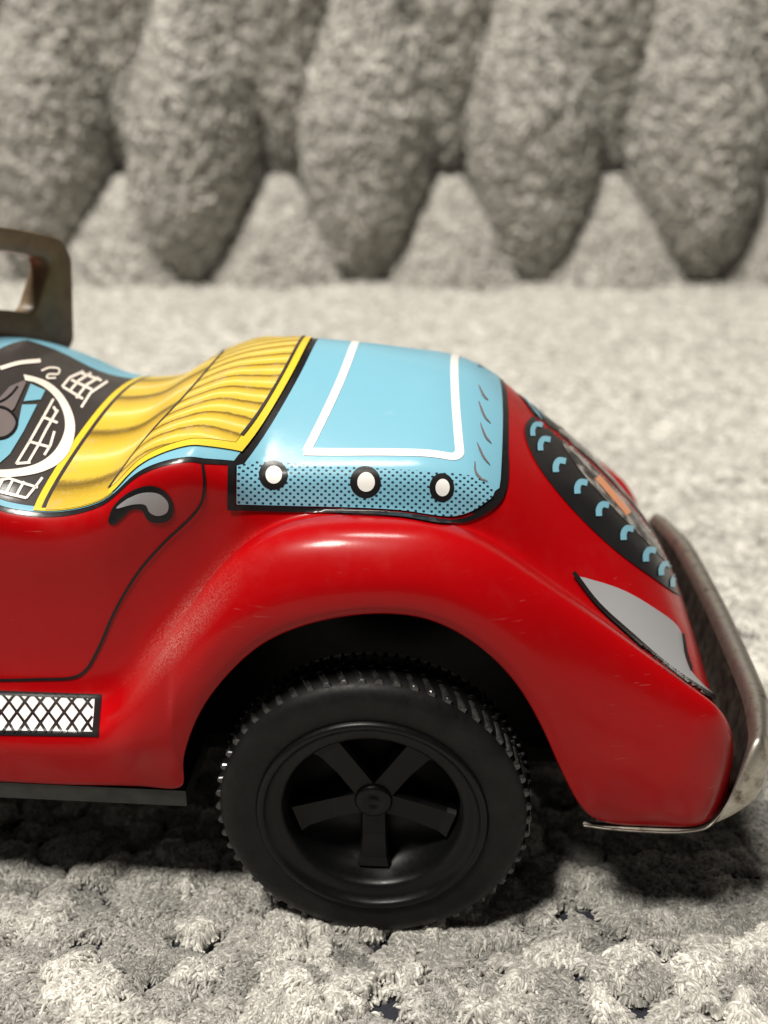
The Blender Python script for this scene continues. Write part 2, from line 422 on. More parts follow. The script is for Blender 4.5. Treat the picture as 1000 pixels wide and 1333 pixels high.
# control net of the pressed shell: stations along the car, points from the lower lip over the fender to the middle
def st(*p): return p
REAR = [
 st((-480,4,205),(-480,0,240),(-480,0,268),(-480,10,287),(-480,42,291),(-480,76,300),(-480,88,420),(-480,88,535),(-480,104,561),(-480,240,612),(-480,400,632)),
 st((-410,4,205),(-410,0,240),(-410,0,268),(-410,10,287),(-410,42,291),(-410,76,302),(-410,88,420),(-410,87,530),(-410,103,556),(-410,240,602),(-410,400,622)),
 st((-352,4,207),(-352,0,242),(-352,0,272),(-352,10,292),(-352,42,297),(-352,77,312),(-350,90,430),(-348,87,548),(-346,103,574),(-345,240,612),(-345,400,630)),
 st((-302,2,210),(-302,-6,248),(-302,-12,300),(-302,12,350),(-300,54,356),(-298,85,376),(-296,96,470),(-295,92,590),(-295,107,617),(-296,240,644),(-300,400,655)),
 st((-250,0,212),(-256,-8,255),(-258,-14,330),(-255,14,425),(-250,58,428),(-246,92,428),(-243,102,520),(-241,98,606),(-240,115,633),(-244,250,668),(-250,400,680)),
 st((-243,-6,262),(-246,-12,297),(-244,-17,368),(-232,16,457),(-228,60,457),(-224,94,452),(-221,105,532),(-218,104,604),(-216,122,630),(-215,260,678),(-216,400,692)),
 st((-213,-15,342),(-216,-20,365),(-210,-19,426),(-196,17,507),(-193,62,506),(-190,98,494),(-188,108,550),(-186,112,601),(-185,132,624),(-180,265,678),(-175,400,701)),
 st((-172,-18,403),(-174,-23,422),(-170,-21,476),(-160,17,542),(-158,63,542),(-156,102,528),(-155,112,560),(-155,121,597),(-155,143,617),(-145,268,678),(-130,400,706)),
 st((-122,-20,452),(-123,-25,468),(-120,-21,511),(-115,16,564),(-114,64,566),(-113,106,551),(-113,116,575),(-113,126,602),(-113,148,618),(-100,270,676),(-85,400,704)),
 st((-56,-20,482),(-56,-25,496),(-56,-20,533),(-56,15,577),(-56,65,578),(-56,108,562),(-56,118,582),(-56,128,604),(-56,150,620),(-45,270,672),(-35,400,700)),
 st((15,-20,494),(15,-25,507),(15,-20,541),(15,15,581),(15,65,581),(15,108,563),(15,118,583),(15,128,606),(15,150,622),(17,268,667),(18,400,692)),
 st((69,-20,488),(69,-25,502),(69,-20,537),(70,15,578),(70,65,577),(70,108,557),(70,118,578),(70,128,603),(70,150,621),(70,268,662),(70,400,683)),
 st((124,-20,458),(125,-25,475),(127,-21,512),(130,15,560),(130,65,557),(128,108,538),(126,117,558),(124,127,586),(120,148,608),(118,268,648),(115,400,670)),
 st((171,-18,408),(174,-24,428),(178,-20,470),(184,15,528),(182,62,523),(178,106,504),(172,120,531),(166,134,560),(162,156,582),(164,270,626),(163,400,645)),
 st((208,-16,342),(213,-22,368),(222,-18,418),(234,15,493),(232,58,488),(228,105,467),(220,128,494),(213,150,522),(209,180,546),(212,275,586),(216,400,599)),
 st((240,-13,268),(247,-19,305),(262,-16,368),(285,15,456),(284,56,450),(280,104,429),(272,136,454),(266,165,482),(264,198,505),(270,280,544),(277,400,554)),
 st((273,-8,208),(285,-15,250),(305,-14,318),(340,14,415),(340,52,408),(338,102,387),(333,142,411),(330,178,435),(330,212,453),(335,290,486),(341,400,493)),
 st((305,-2,188),(320,-10,225),(347,-12,290),(389,15,379),(392,50,369),(392,100,345),(392,148,361),(393,186,377),(395,220,389),(400,295,412),(406,400,419)),
 st((360,-1,186),(368,-8,215),(390,-8,272),(425,20,350),(430,54,337),(434,100,309),(436,150,317),(438,190,325),(440,225,331),(444,300,338),(448,400,340)),
 st((415,2,187),(421,0,212),(434,7,255),(452,32,303),(458,62,290),(462,105,268),(463,152,270),(464,192,272),(465,226,274),(467,300,276),(470,400,278)),
 st((443,20,188),(449,25,204),(457,35,222),(464,50,234),(468,74,230),(470,110,225),(471,152,225),(472,192,225),(472,226,225),(474,300,225),(476,400,225)),
 st((447,25,187),(453,31,190),(459,40,192),(464,55,193),(467,77,192),(468,112,190),(469,152,190),(470,192,190),(470,226,190),(472,300,190),(474,400,190)),
]
XM = -640.0
COWL = [
 st(*[(x,y,z) for x,y,z in ((-560,4,205),(-560,0,240),(-560,0,268),(-560,10,287),(-560,42,291),(-560,76,300),(-560,88,430),(-560,90,560),(-560,106,592),(-560,240,650),(-560,400,672))]),
 st(*[(x,y,z) for x,y,z in ((-640,4,205),(-640,0,240),(-640,0,268),(-640,10,287),(-640,42,291),(-640,76,300),(-640,90,440),(-640,94,580),(-640,112,612),(-640,240,668),(-640,400,692))]),
]
def flip(s): return tuple((2 * XM - x, y, z) for x, y, z in s)
FRONT = [flip(s) for s in REAR[::-1]]
FRONT2 = []
for s in FRONT:                                # the bonnet keeps a bit higher than the tail
    FRONT2.append(tuple((x, y, z + (max(0, min(1, (x + 1650) / 500)) * 18 if i > 6 and x > -1500 else 0)) for i, (x, y, z) in enumerate(s)))
NET = np.array(FRONT2 + [flip(COWL[0]), COWL[1], COWL[0]] + REAR, float)

def catmull(P, n):
    """dense samples along axis 0 through every row"""
    S = P.shape[0]
    Pe = np.concatenate([2 * P[:1] - P[1:2], P, 2 * P[-1:] - P[-2:-1]])
    out = []
    # chordal tangents keep unequal spacing calm
    d = np.linalg.norm(np.diff(Pe, axis=0), axis=-1, keepdims=True) ** .5 + 1e-6
    for i in range(S - 1):
        p0, p1, p2, p3 = Pe[i], Pe[i + 1], Pe[i + 2], Pe[i + 3]
        d1, d2, d3 = d[i], d[i + 1], d[i + 2]
        m1 = d2 * ((p1 - p0) / d1 - (p2 - p0) / (d1 + d2) + (p2 - p1) / d2)
        m2 = d2 * ((p2 - p1) / d2 - (p3 - p1) / (d2 + d3) + (p3 - p2) / d3)
        for k in range(n):
            q = k / n
            out.append((2 * q**3 - 3 * q**2 + 1) * p1 + (q**3 - 2 * q**2 + q) * m1 + (-2 * q**3 + 3 * q**2) * p2 + (q**3 - q**2) * m2)
    out.append(P[-1])
    return np.array(out)
def mirror_pts(P): Q = P.copy(); Q[..., 1] = 2 * YC - Q[..., 1]; return Q
full = np.concatenate([NET, mirror_pts(NET[:, :-1][:, ::-1])], axis=1)      # stations x 21
G = catmull(full, 8)
G = np.swapaxes(catmull(np.swapaxes(G, 0, 1), 7), 0, 1)
for it in range(5):                                                         # relax: no dents from the net
    H = G.copy()
    H[1:-1, 1:-1] = .5 * G[1:-1, 1:-1] + .125 * (G[:-2, 1:-1] + G[2:, 1:-1] + G[1:-1, :-2] + G[1:-1, 2:])
    H[1:-1, 0] = .5 * G[1:-1, 0] + .25 * (G[:-2, 0] + G[2:, 0]); H[1:-1, -1] = .5 * G[1:-1, -1] + .25 * (G[:-2, -1] + G[2:, -1])
    G = H
for it in range(30):                                                         # the tail flows softly into the fenders
    yy = np.minimum(G[..., 1], 2 * YC - G[..., 1])
    xx = np.where(G[..., 0] > XM, G[..., 0], 2 * XM - G[..., 0])
    wgt = np.clip((xx - 120) / 60, 0, 1) * np.clip((yy - 25) / 30, 0, 1) * np.clip((440 - xx) / 40, 0, 1)
    H = G.copy(); A = .5 * G[1:-1, 1:-1] + .125 * (G[:-2, 1:-1] + G[2:, 1:-1] + G[1:-1, :-2] + G[1:-1, 2:])
    H[1:-1, 1:-1] += (A - G[1:-1, 1:-1]) * wgt[1:-1, 1:-1, None]; G = H
ni, nj = G.shape[:2]
gid = np.arange(ni * nj).reshape(ni, nj)
BF = np.stack([gid[:-1, :-1], gid[1:, :-1], gid[1:, 1:], gid[:-1, 1:]], -1).reshape(-1, 4)
BV = G.reshape(-1, 3)
body = mesh_obj('body', BV, BF, [M['red'], M['inside']], car)
_c = np.array([BV[f].mean(0) for f in BF[:1]])
me = body.data
bm = bmesh.new(); bm.from_mesh(me); bm.normal_update()
mid = [f for f in bm.faces if abs(f.calc_center_median().y / U - YC) < 30 and abs(f.calc_center_median().x / U) < 60]
if mid and mid[0].normal.z < 0:
    for f in bm.faces: f.normal_flip()
bm.to_mesh(me); bm.free(); me.update()
vn_arr = np.zeros(len(me.vertices) * 3, np.float32); me.vertices.foreach_get('normal', vn_arr); VNORM = vn_arr.reshape(-1, 3)
tris = []
for p in me.polygons: tris.append(tuple(p.vertices))
BVH = BVHTree.FromPolygons([Vector(v) for v in BV], tris)
so = body.modifiers.new('sheet', 'SOLIDIFY'); so.thickness = 4 * U; so.offset = -1; so.material_offset = 1; so.material_offset_rim = 0

# -- print on the tin ------------------------------------------------
cyw, syw = math.cos(YAW), math.sin(YAW)
def to_local(v): return np.array([v[0] * cyw + v[1] * syw, -v[0] * syw + v[1] * cyw, v[2]])
CL0 = to_local(CAM)
def ray(u, v):
    d = np.array([(u - 500) / F_PX, 0, 0]) + np.array([0, math.sin(PITCH), math.cos(PITCH)]) * (666.5 - v) / F_PX + np.array([0, math.cos(PITCH), -math.sin(PITCH)])
    return to_local(d)
def smooth_normal(fi, loc):
    vs = tris[fi]; w = np.array([1 / (1e-3 + np.linalg.norm(BV[i] - loc)) for i in vs])
    n = (VNORM[list(vs)] * w[:, None]).sum(0); return n / (np.linalg.norm(n) + 1e-9)
def hit_photo(u, v):
    r = BVH.ray_cast(Vector(CL0), Vector(ray(u, v)).normalized())
    return r
def hit_top(x, y): return BVH.ray_cast(Vector((x, y, 3000)), Vector((0, 0, -1)))

def dense(poly, step, closed=True):
    out = []; n = len(poly)
    for i in range(n if closed else n - 1):
        a = np.array(poly[i], float); b = np.array(poly[(i + 1) % n], float)
        k = max(1, int(np.ceil(np.linalg.norm(b - a) / step)))
        for j in range(k): out.append(a + (b - a) * j / k)
    if not closed: out.append(np.array(poly[-1], float))
    return out
def spline(poly, n=6, closed=True):
    P = np.array(poly, float)
    if closed:
        Q = np.concatenate([P[-2:], P, P[:3]]); R = catmull(Q, n); return [tuple(p) for p in R[2 * n:(2 + len(P)) * n]]
    return [tuple(p) for p in catmull(P, n)]
def stroke(line, width, smooth=True, taper=False):
    L = np.array(dense(spline(line, 5, False) if smooth and len(line) > 2 else line, 4, False))
    T = np.gradient(L, axis=0); T /= np.linalg.norm(T, axis=1, keepdims=True) + 1e-9
    N = np.stack([-T[:, 1], T[:, 0]], 1)
    wv = np.full(len(L), width / 2.0)
    if taper: q = np.linspace(0, 1, len(L)); wv = wv * (.35 + .65 * np.sin(np.pi * np.clip(q, .02, .98)))
    return [tuple(p) for p in (L + N * wv[:, None])] + [tuple(p) for p in (L - N * wv[:, None])[::-1]]
def circle(cx, cy, rx, ry=None, n=28):
    ry = ry or rx
    return [(cx + rx * math.cos(2 * math.pi * i / n), cy + ry * math.sin(2 * math.pi * i / n)) for i in range(n)]

def decal(name, polys, mat, layer, mode='photo', step=5.0, parent=None, mirror=False, label=None, zmin=None, ymax=None):
    """a printed area laid on the pressed shell; outlines are drawn on the side view or the plan"""
    hit = hit_photo if mode == 'photo' else hit_top
    V, Fc, Nn = [], [], []
    for poly in polys:
        B = dense(poly, step)
        B = [Vector((p[0], p[1])) for p in B]
        xs = [p.x for p in B]; ys = [p.y for p in B]
        pts = list(B); edges = [(i, (i + 1) % len(B)) for i in range(len(B))]
        gx = np.arange(min(xs) + step * .5, max(xs), step); gy = np.arange(min(ys) + step * .5, max(ys), step)
        if len(gx) * len(gy) < 60000:
            for a in gx:
                for b in gy: pts.append(Vector((a, b)))
        v2, _, f2, _, _, _ = delaunay_2d_cdt(pts, edges, [list(range(len(B)))], 1, 1e-4)
        ok = []; base = len(V)
        for p in v2:
            loc, nor, fi, dist = hit(p.x, p.y)
            if loc is None or (zmin is not None and loc.z < zmin) or (ymax is not None and loc.y > ymax): ok.append(-1); continue
            l = np.array(loc); n = smooth_normal(fi, l)
            ok.append(len(V)); V.append(l + n * (.8 + .7 * layer)); Nn.append(n)
        for f in f2:
            q = [ok[i] for i in f]
            if min(q) < 0: continue
            P = [V[i] for i in q]
            if max(np.linalg.norm(P[i] - P[i - 1]) for i in range(len(P))) > step * 14: continue
            nf = np.cross(P[1] - P[0], P[2] - P[0])
            if nf @ Nn[q[0]] < 0: q = q[::-1]
            Fc.append(q)
    if not Fc: print('EMPTY DECAL', name); return None
    V = np.array(V); Nn = np.array(Nn)
    if mirror:
        n0 = len(V); V2 = V.copy(); V2[:, 1] = 2 * YC - V2[:, 1]; N2 = Nn.copy(); N2[:, 1] *= -1
        groups = [(V, Nn, Fc), (V2, N2, [f[::-1] for f in Fc])]
    else: groups = [(V, Nn, Fc)]
    o = None
    for vv, nn, ff in groups:
        o2 = mesh_obj(name, vv, ff, mat, parent or body)
        o2.data.normals_split_custom_set_from_vertices([tuple(n) for n in nn])
        if label: o2['label'] = label
        o = o or o2
    return o

def bow(y, edge, mid, half=255): return edge + (mid - edge) * (1 - min(1.3, ((y - YC) / half) ** 2))
def plan(x0, x1, y0, y1, n=24):
    """plan outline between two bowed cross lines"""
    ys = np.linspace(y0, y1, n)
    return [(x0(y), y) for y in ys] + [(x1(y), y) for y in ys[::-1]]
xf = lambda y: bow(y, -166, -114)
xr = lambda y: bow(y, 149, 160, 285) - 46 * max(0, (abs(y - YC) - 245) / 45) ** 2
crease = lambda y: bow(y, -326, -264)
xcf = lambda y: bow(y, -438, -426)

# blue rear deck
decal('deck_outline', [plan(lambda y: xf(y) - 9, lambda y: xr(y) + 9, 118, 682, 40)], M['black'], 0, 'top', 6, zmin=556)
decal('deck_panel', [plan(lambda y: xf(y), xr, 120, 680, 40)], M['blue'], 1, 'top', 6, zmin=564)
dp = spline([(308, 607), (340, 601), (400, 606), (500, 611), (606, 619), (628, 626), (643, 640)], 4, False) + \
     spline([(640, 648), (616, 664), (588, 672), (520, 664), (440, 660), (370, 658), (308, 656)], 4, False)
decal('halftone_side_panel', [dp], M['dots'], 2, 'photo', 5, mirror=True)
decal('deck_outline', [stroke([(301, 606), (301, 662)], 10, False), stroke([(297, 660), (380, 663), (450, 667), (520, 671), (585, 680), (620, 671), (647, 652), (655, 632), (657, 610), (656, 580)], 7)],
      M['black'], 3, 'photo', 5, mirror=True)
# white frame on the deck
wl_, wr_ = (lambda y: bow(y, -97, -58, 245)), (lambda y: bow(y, 101, 90, 245))
def corner(cx, cy, r, a0, a1, n=8): return [(cx + r * math.cos(math.radians(a0 + (a1 - a0) * i / n)), cy + r * math.sin(math.radians(a0 + (a1 - a0) * i / n))) for i in range(n + 1)]
fr = [(wl_(y), y) for y in np.linspace(YC, 159, 16)] + [(x, 159) for x in np.linspace(-80, 78, 8)] + corner(wr_(172) - 13, 172, 13, -90, 0) + [(wr_(y), y) for y in np.linspace(186, YC, 12)]
decal('white_border', [stroke(fr[:16], 11.5, False), stroke([(-99, 159.2)] + fr[16:], 11.5, False)], M['white'], 2, 'top', 4, mirror=True)
for cx, cy, rx, ry in ((356, 619, 19, 18), (476, 628, 20, 20), (575, 635, 16, 18)):
    r = decal('stud', [circle(cx, cy, rx, ry)], M['black'], 3, 'photo', 4)
    decal('stud_head', [circle(cx + 1, cy, rx * .57, ry * .60)], M['white'], 4, 'photo', 4)
decal('fold_mark', [stroke(l, 2.8, True, True) for l in ([(617, 602), (618, 615), (626, 625), (633, 627)], [(620, 578), (628, 596), (636, 606)], [(624, 552), (631, 570), (638, 578)], [(622, 524), (630, 544), (637, 552)], [(622, 503), (629, 517), (634, 522)])],
      M['mauve'], 3, 'photo', 3, mirror=True)

# cockpit print
ylo = lambda x: float(np.interp(x, [-640, -480, -410, -346, -295, -240, -216, -185, -155], [112, 101, 100, 100, 103, 110, 116, 126, 138]))
def tub(xa, xb, da, n=40, near=None, far=None):
    """plan outline from cross line xa to cross line xb that follows the rim at a distance da"""
    near = near or (lambda x: ylo(x) + da)
    x0 = xa(near(-400)); x1 = xb(near(-200)); xs = np.linspace(x0, x1, n)
    lo = [(x, near(x)) for x in xs]
    ys = np.linspace(lo[-1][1], 2 * YC - lo[-1][1], n)[1:-1]; ys0 = np.linspace(lo[0][1], 2 * YC - lo[0][1], n)[1:-1]
    e = lo[-1][0] - xb(lo[-1][1]); e0 = lo[0][0] - xa(lo[0][1])
    if far:
        ys = np.linspace(lo[-1][1], far, n)[1:]; ys0 = np.linspace(lo[0][1], far, n)[1:]
        return lo + [(xb(y) + e, y) for y in ys] + [(xa(y) + e0, y) for y in ys0[::-1]]
    return lo + [(xb(y) + e, y) for y in ys] + [(x, 2 * YC - y) for x, y in lo[::-1]] + [(xa(y) + e0, y) for y in ys0[::-1]]
decal('cockpit_outline', [tub(lambda y: -640, lambda y: xf(y) - 6, -2)], M['black'], 0, 'top', 5)
decal('cockpit_rim', [tub(lambda y: -640, lambda y: xf(y) - 9, 3)], M['blue'], 1, 'top', 5)
decal('floor_mat', [tub(lambda y: -600, lambda y: xcf(y) + 2, 10, far=515)], M['soot'], 2, 'top', 6)
decal('seat_cushion_piping', [tub(xcf, lambda y: crease(y) + 2, 4, far=566)], M['yellow'], 3, 'top', 5)
decal('seat_cushion_seam', [plan(lambda y: xcf(y) + 10, lambda y: xcf(y) + 16, 108, 564, 40)], M['soot'], 4, 'top', 4)
decal('seat_cushion', [tub(lambda y: xcf(y) + 16, crease, 5, far=560)], M['cushion'], 4, 'top', 6)
sbn = lambda o: (lambda x: float(np.interp(x, [-330, -165], [106, 147])) + o)
decal('seat_back_piping', [tub(crease, lambda y: xf(y) - 8, 0, near=sbn(0))], M['yellow'], 4, 'top', 5)
decal('seat_back', [tub(crease, lambda y: xf(y) - 22, 0, near=sbn(11))], M['seat_back'], 5, 'top', 6)
decal('seat_back_seam', [plan(lambda y: crease(y) - 2.5, lambda y: crease(y) + 2.5, 116, 684, 40), plan(lambda y: xf(y) - 25, lambda y: xf(y) - 21, 166, 634, 40)], M['soot'], 6, 'top', 4)
# steering wheel and floor markings, drawn as they are printed
def cr(pts): return [(x / 5, y / 5 + 440) for x, y in pts]
ring_o = cr([(150, 250), (230, 268), (310, 300), (385, 360), (440, 435), (478, 520), (490, 590), (480, 680), (445, 765), (385, 830), (300, 875), (200, 902), (90, 915), (0, 918), (-120, 905)])
ring_i = cr([(-120, 858), (0, 868), (90, 864), (180, 850), (260, 822), (330, 775), (380, 715), (415, 640), (425, 580), (415, 510), (385, 440), (335, 375), (280, 330), (220, 300), (160, 288)])
decal('steering_wheel', [spline(ring_o, 4, False) + spline(ring_i, 4, False)], M['cream'], 4, 'photo', 3)
decal('steering_spoke', [cr([(-150, 500), (-20, 420), (60, 330), (150, 290), (165, 305), (90, 470), (60, 500), (-20, 470)]), spline(cr([(100, 560), (85, 610), (40, 650), (-20, 660), (-90, 640), (-130, 560), (-90, 490), (-20, 468), (50, 490)]), 4)], M['mauve'], 5, 'photo', 3)
decal('floor_stripe', [cr([(195, 310), (290, 352), (262, 412), (150, 424)]), cr([(140, 446), (238, 444), (150, 622), (62, 768), (0, 822), (-60, 850), (-60, 700), (40, 665), (110, 600)])], M['blue'], 4, 'photo', 3)
def cs(pts, w): return stroke(cr(pts), w / 5, False)
decal('floor_grid', [cs(p, 17) for p in (
    [(345, 410), (285, 520), (190, 690), (105, 832)], [(375, 480), (300, 610), (250, 710), (180, 830)], [(355, 620), (330, 710), (290, 775)],
    [(105, 830), (200, 822)], [(185, 685), (330, 725)], [(285, 530), (375, 565)], [(345, 460), (372, 500)],
    [(400, 330), (450, 270), (540, 230)], [(450, 360), (510, 290), (590, 240)], [(495, 405), (560, 320), (640, 270)], [(530, 465), (590, 370), (700, 295)],
    [(405, 330), (540, 410)], [(460, 285), (600, 350)], [(520, 240), (660, 290)],
    [(-40, 1000), (40, 1020), (175, 1052)], [(0, 935), (60, 925), (150, 955), (250, 985)], [(45, 1015), (85, 935)], [(110, 1035), (160, 945)], [(175, 1052), (230, 985), (280, 920)], [(-10, 990), (20, 930)])],
    M['cream'], 4, 'photo', 3)
decal('dial', [stroke(cr([(265, 225), (320, 205), (380, 215), (375, 245), (310, 250), (300, 270), (360, 272)]), 2.4), stroke(cr([(0, 210), (120, 175), (260, 160)]), 5)], M['cream'], 4, 'photo', 3)
decal('steering_hub_outline', [stroke(cr([(-90, 486), (-20, 464), (50, 484), (104, 556), (90, 612), (42, 656), (-20, 668), (-90, 650)]), 3.4), stroke(cr([(-60, 452), (20, 420), (70, 380), (110, 330)]), 2.6)], M['black'], 6, 'photo', 3)

# door line, handle, running board tread
decal('door_line', [stroke([(263, 601), (266, 630), (262, 655), (248, 674), (215, 705), (180, 745), (150, 795), (128, 845), (112, 872), (98, 881), (50, 884), (-60, 886)], 3.6)], M['black'], 1, 'photo', 4, mirror=True)
def c1(pts): return [(x / 2.941, y / 2.941 + 280) for x, y in pts]
decal('door_handle_outline', [spline(c1([(418, 1180), (428, 1130), (470, 1080), (530, 1045), (585, 1036), (635, 1058), (664, 1108), (655, 1160), (612, 1178), (565, 1165), (545, 1130), (505, 1128), (470, 1158), (440, 1182)]), 4)], M['black'], 1, 'photo', 4, mirror=True)
decal('door_handle', [spline(c1([(448, 1122), (490, 1086), (550, 1062), (610, 1066), (645, 1100), (640, 1136), (604, 1149), (574, 1136), (558, 1108), (512, 1106)]), 4)], M['silver'], 2, 'photo', 4, mirror=True)
decal('running_board_edge', [[(-420, 893), (0, 899), (133, 904), (129, 959), (0, 957), (-420, 950)]], M['black'], 1, 'photo', 5, mirror=True)
decal('running_board_tread', [[(-420, 901), (0, 906), (124, 911), (121, 953), (0, 951), (-420, 944)]], M['white'], 2, 'photo', 5, mirror=True)
lat = []
for k in range(-20, 8):
    x0 = k * 20.5
    for (xa, ya), (xb, yb) in (((x0 - 16, 905.0), (x0 + 20, 953.0)), ((x0 - 16, 953.0), (x0 + 20, 905.0))):
        if xa > 116: continue
        if xb > 121: q = (121 - xa) / (xb - xa); xb, yb = 121, ya + (yb - ya) * q
        lat.append(stroke([(xa, ya), (xb, yb)], 3.6, False))
decal('running_board_lattice', lat, M['black'], 3, 'photo', 5, mirror=True)

# tail light and tail print
decal('tail_light', [spline([(749, 752), (775, 757), (812, 770), (850, 792), (880, 815), (887, 830), (889, 850), (897, 872), (912, 890), (934, 910), (915, 904), (870, 870), (820, 827), (778, 788)], 4)], M['silver'], 2, 'photo', 4, mirror=True)
decal('tail_light_outline', [stroke([(744, 746), (776, 788), (820, 829), (870, 872), (936, 915)], 5.5), stroke([(886, 826), (890, 850), (897, 872)], 4)], M['black'], 5, 'photo', 2.5, mirror=True)
sil = [(893, 760), (872, 715), (840, 672), (806, 632), (770, 592), (738, 556)]
decal('spare_tyre', [spline([(712, 541), (697, 541), (686, 549), (682, 562), (690, 588), (706, 616), (738, 656), (777, 696), (816, 729), (850, 753), (880, 773), (893, 777)], 4, False) + sil], M['black'], 1, 'photo', 4, mirror=True, ymax=YC + 3)
decal('spare_wheel_disc', [spline([(724, 560), (734, 584), (766, 628), (803, 668), (842, 708), (874, 740)], 4, False) + [(890, 745), (872, 708), (840, 664), (806, 624), (770, 586), (742, 556)]], M['tan'], 2, 'photo', 4, mirror=True, ymax=YC + 3)
decal('tail_stripe', [stroke([(776, 622), (797, 646), (817, 670)], 8)], M['orange'], 3, 'photo', 3, ymax=YC + 12)
tk = [stroke([(x - 1, y + 11), (x - 1, y + 2), (x + 3, y - 4), (x + 12, y - 3)], 8 * k, True) for x, y, k in
      ((693, 558, .8), (703, 577, .9), (723, 605, 1), (751, 633, 1), (779, 662, 1), (811, 693, 1), (840, 721, 1), (860, 739, .9), (875, 754, .8))]
decal('tyre_tread_mark', tk, M['blue'], 3, 'photo', 2.5, mirror=True, ymax=YC)

# -- base plate ---------------------------------------------------------
half = [(-1560, 8), (-1560, 7), (-1538, 8), (-1538, 125), (-1018, 125), (-1018, 7), (-248, 7), (-248, 125), (262, 125), (290, 14), (400, 12), (445, 60), (462, 120)]
half = [(-1735, 120), (-1720, 60), (-1680, 12), (-1570, 14), (-1542, 135), (-1032, 135), (-1032, 7), (-248, 7), (-248, 135), (262, 135), (290, 14), (400, 12), (440, 60), (458, 120)]
out = half + [(x, 2 * YC - y) for x, y in half[::-1]]
n = len(out)
bm = bmesh.new()
lo = [bm.verts.new((x * U, y * U, 176 * U)) for x, y in out]; hi = [bm.verts.new((x * U, y * U, 201 * U)) for x, y in out]
bm.faces.new(lo[::-1]); bm.faces.new(hi)
for i in range(n):
    fq = bm.faces.new((lo[i], lo[(i + 1) % n], hi[(i + 1) % n], hi[i]))
    if min(out[i][1], out[(i + 1) % n][1]) > 7.5 and max(out[i][1], out[(i + 1) % n][1]) < 792 and abs(out[i][0] - out[(i + 1) % n][0]) > 200: fq.material_index = 1
bmesh.ops.recalc_face_normals(bm, faces=bm.faces[:])
me = bpy.data.meshes.new('base_plate'); bm.to_mesh(me); bm.free(); me.materials.append(M['plate']); me.materials.append(M['inside'])
new_obj('base_plate', me, car)

# -- rear bumper: the tin floor turned out and rolled up ----------------
path = spline([(272, 4), (300, 0), (345, -2), (395, 0), (428, 10), (450, 28), (464, 58), (472, 105), (477, 180), (480, 280), (482, 400)], 8, False)
path = path + [(x, 2 * YC - y) for x, y in path[::-1][1:]]
PT = np.array(path); TG = np.gradient(PT, axis=0); TG /= np.linalg.norm(TG, axis=1, keepdims=True)
NR = np.stack([TG[:, 1], -TG[:, 0]], 1)
flat = np.array([(-8, 184), (2, 181), (9, 180), (11.5, 181), (12, 183), (11.5, 184.5), (9, 184), (5, 182.5), (3, 181), (0, 178), (-4, 178), (-8, 178)], float)
full_s = np.array([(-8, 205), (8, 214), (15, 226), (19, 252), (23, 280), (29, 293), (41, 299), (54, 291), (62, 272), (65, 238), (58, 198), (-8, 178)], float)
rings = []
for i in range(len(PT)):
    q = PT[i]; yy = min(q[1], 2 * YC - q[1])
    h = float(np.clip((yy - 6) / 46, 0, 1)) if q[0] > 400 else 0.0
    h = h * h * (3 - 2 * h)
    sec = flat * (1 - h) + full_s * h
    slim = .62 + .38 * float(np.clip((yy - 30) / 130, 0, 1))
    rings.append([(q[0] + NR[i, 0] * a * slim, q[1] + NR[i, 1] * a * slim, z) for a, z in sec])
R = np.array(rings); m_, k_ = R.shape[:2]
R2 = np.concatenate([R, R[:, :1]], 1)
ids = np.arange(m_ * k_).reshape(m_, k_)
fc = [(ids[i, j], ids[i, (j + 1) % k_], ids[i + 1, (j + 1) % k_], ids[i + 1, j]) for i in range(m_ - 1) for j in range(k_)]
fc += [tuple(ids[0]), tuple(ids[-1][::-1])]
bump = mesh_obj('bumper', R.reshape(-1, 3), fc, [M['tin'], M['tin_shade']], car)
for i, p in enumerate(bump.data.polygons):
    if i < (m_ - 1) * k_ and i % k_ in (1, 2, 3): p.material_index = 1  # inner wall faces carry the painted-in shade
sm = bump.modifiers.new('round', 'SUBSURF'); sm.levels = 1; sm.render_levels = 2

# -- windscreen frame ---------------------------------------------------
def ws(s, q):
    """s across the car -1..1, q up the screen 0..1: middle surface of the moulding"""
    y = YC + s * 292; arch = 1 - abs(s) ** 2.2
    xb = -704 + 88 * abs(s) ** 2.0
    zb = 612 + arch * 72; zt = 806 + arch * 56
    return np.array([xb + q * 22, y - s * 6 * q, zb + (zt - zb) * q])
def inner(s, q):
    return None
nS = 80
loops = []
# outline of the frame as two closed loops (outer, inner) in (s, q)
def rrect(s1, q0, q1, r_s, r_q, n=10):
    pts = []
    for sx, qy, a0 in ((s1 - r_s, q1 - r_q, 0), (-s1 + r_s, q1 - r_q, 90), (-s1 + r_s, q0 + r_q, 180), (s1 - r_s, q0 + r_q, 270)):
        for k in range(n + 1):
            a = math.radians(a0 + 90 * k / n); pts.append((sx + r_s * math.cos(a), qy + r_q * math.sin(a)))
    res = []
    for i in range(len(pts)):
        a = np.array(pts[i]); b = np.array(pts[(i + 1) % len(pts)]); k = max(1, int(np.linalg.norm((b - a) * np.array([1, .4])) / .05))
        # keep the count equal for both loops
        res.append((a, b))
    return pts
def refine(pts, counts=None):
    out = []; n = len(pts)
    for i in range(n):
        a = np.array(pts[i]); b = np.array(pts[(i + 1) % n]); k = counts[i] if counts else 1
        for j in range(k): out.append(a + (b - a) * j / k)
    return out
o_l = rrect(1.0, -.06, 1.0, .10, .22); i_l = [(s_ * (.77 + .125 * min(1, max(0, (q_ - .25) / .55))), q_) for s_, q_ in rrect(1.0, .27, .80, .06, .12)]
cnt = [14 if i % 11 == 10 else 1 for i in range(len(o_l))]
o_l = refine(o_l, cnt); i_l = refine(i_l, cnt)
V = []; nl = len(o_l)
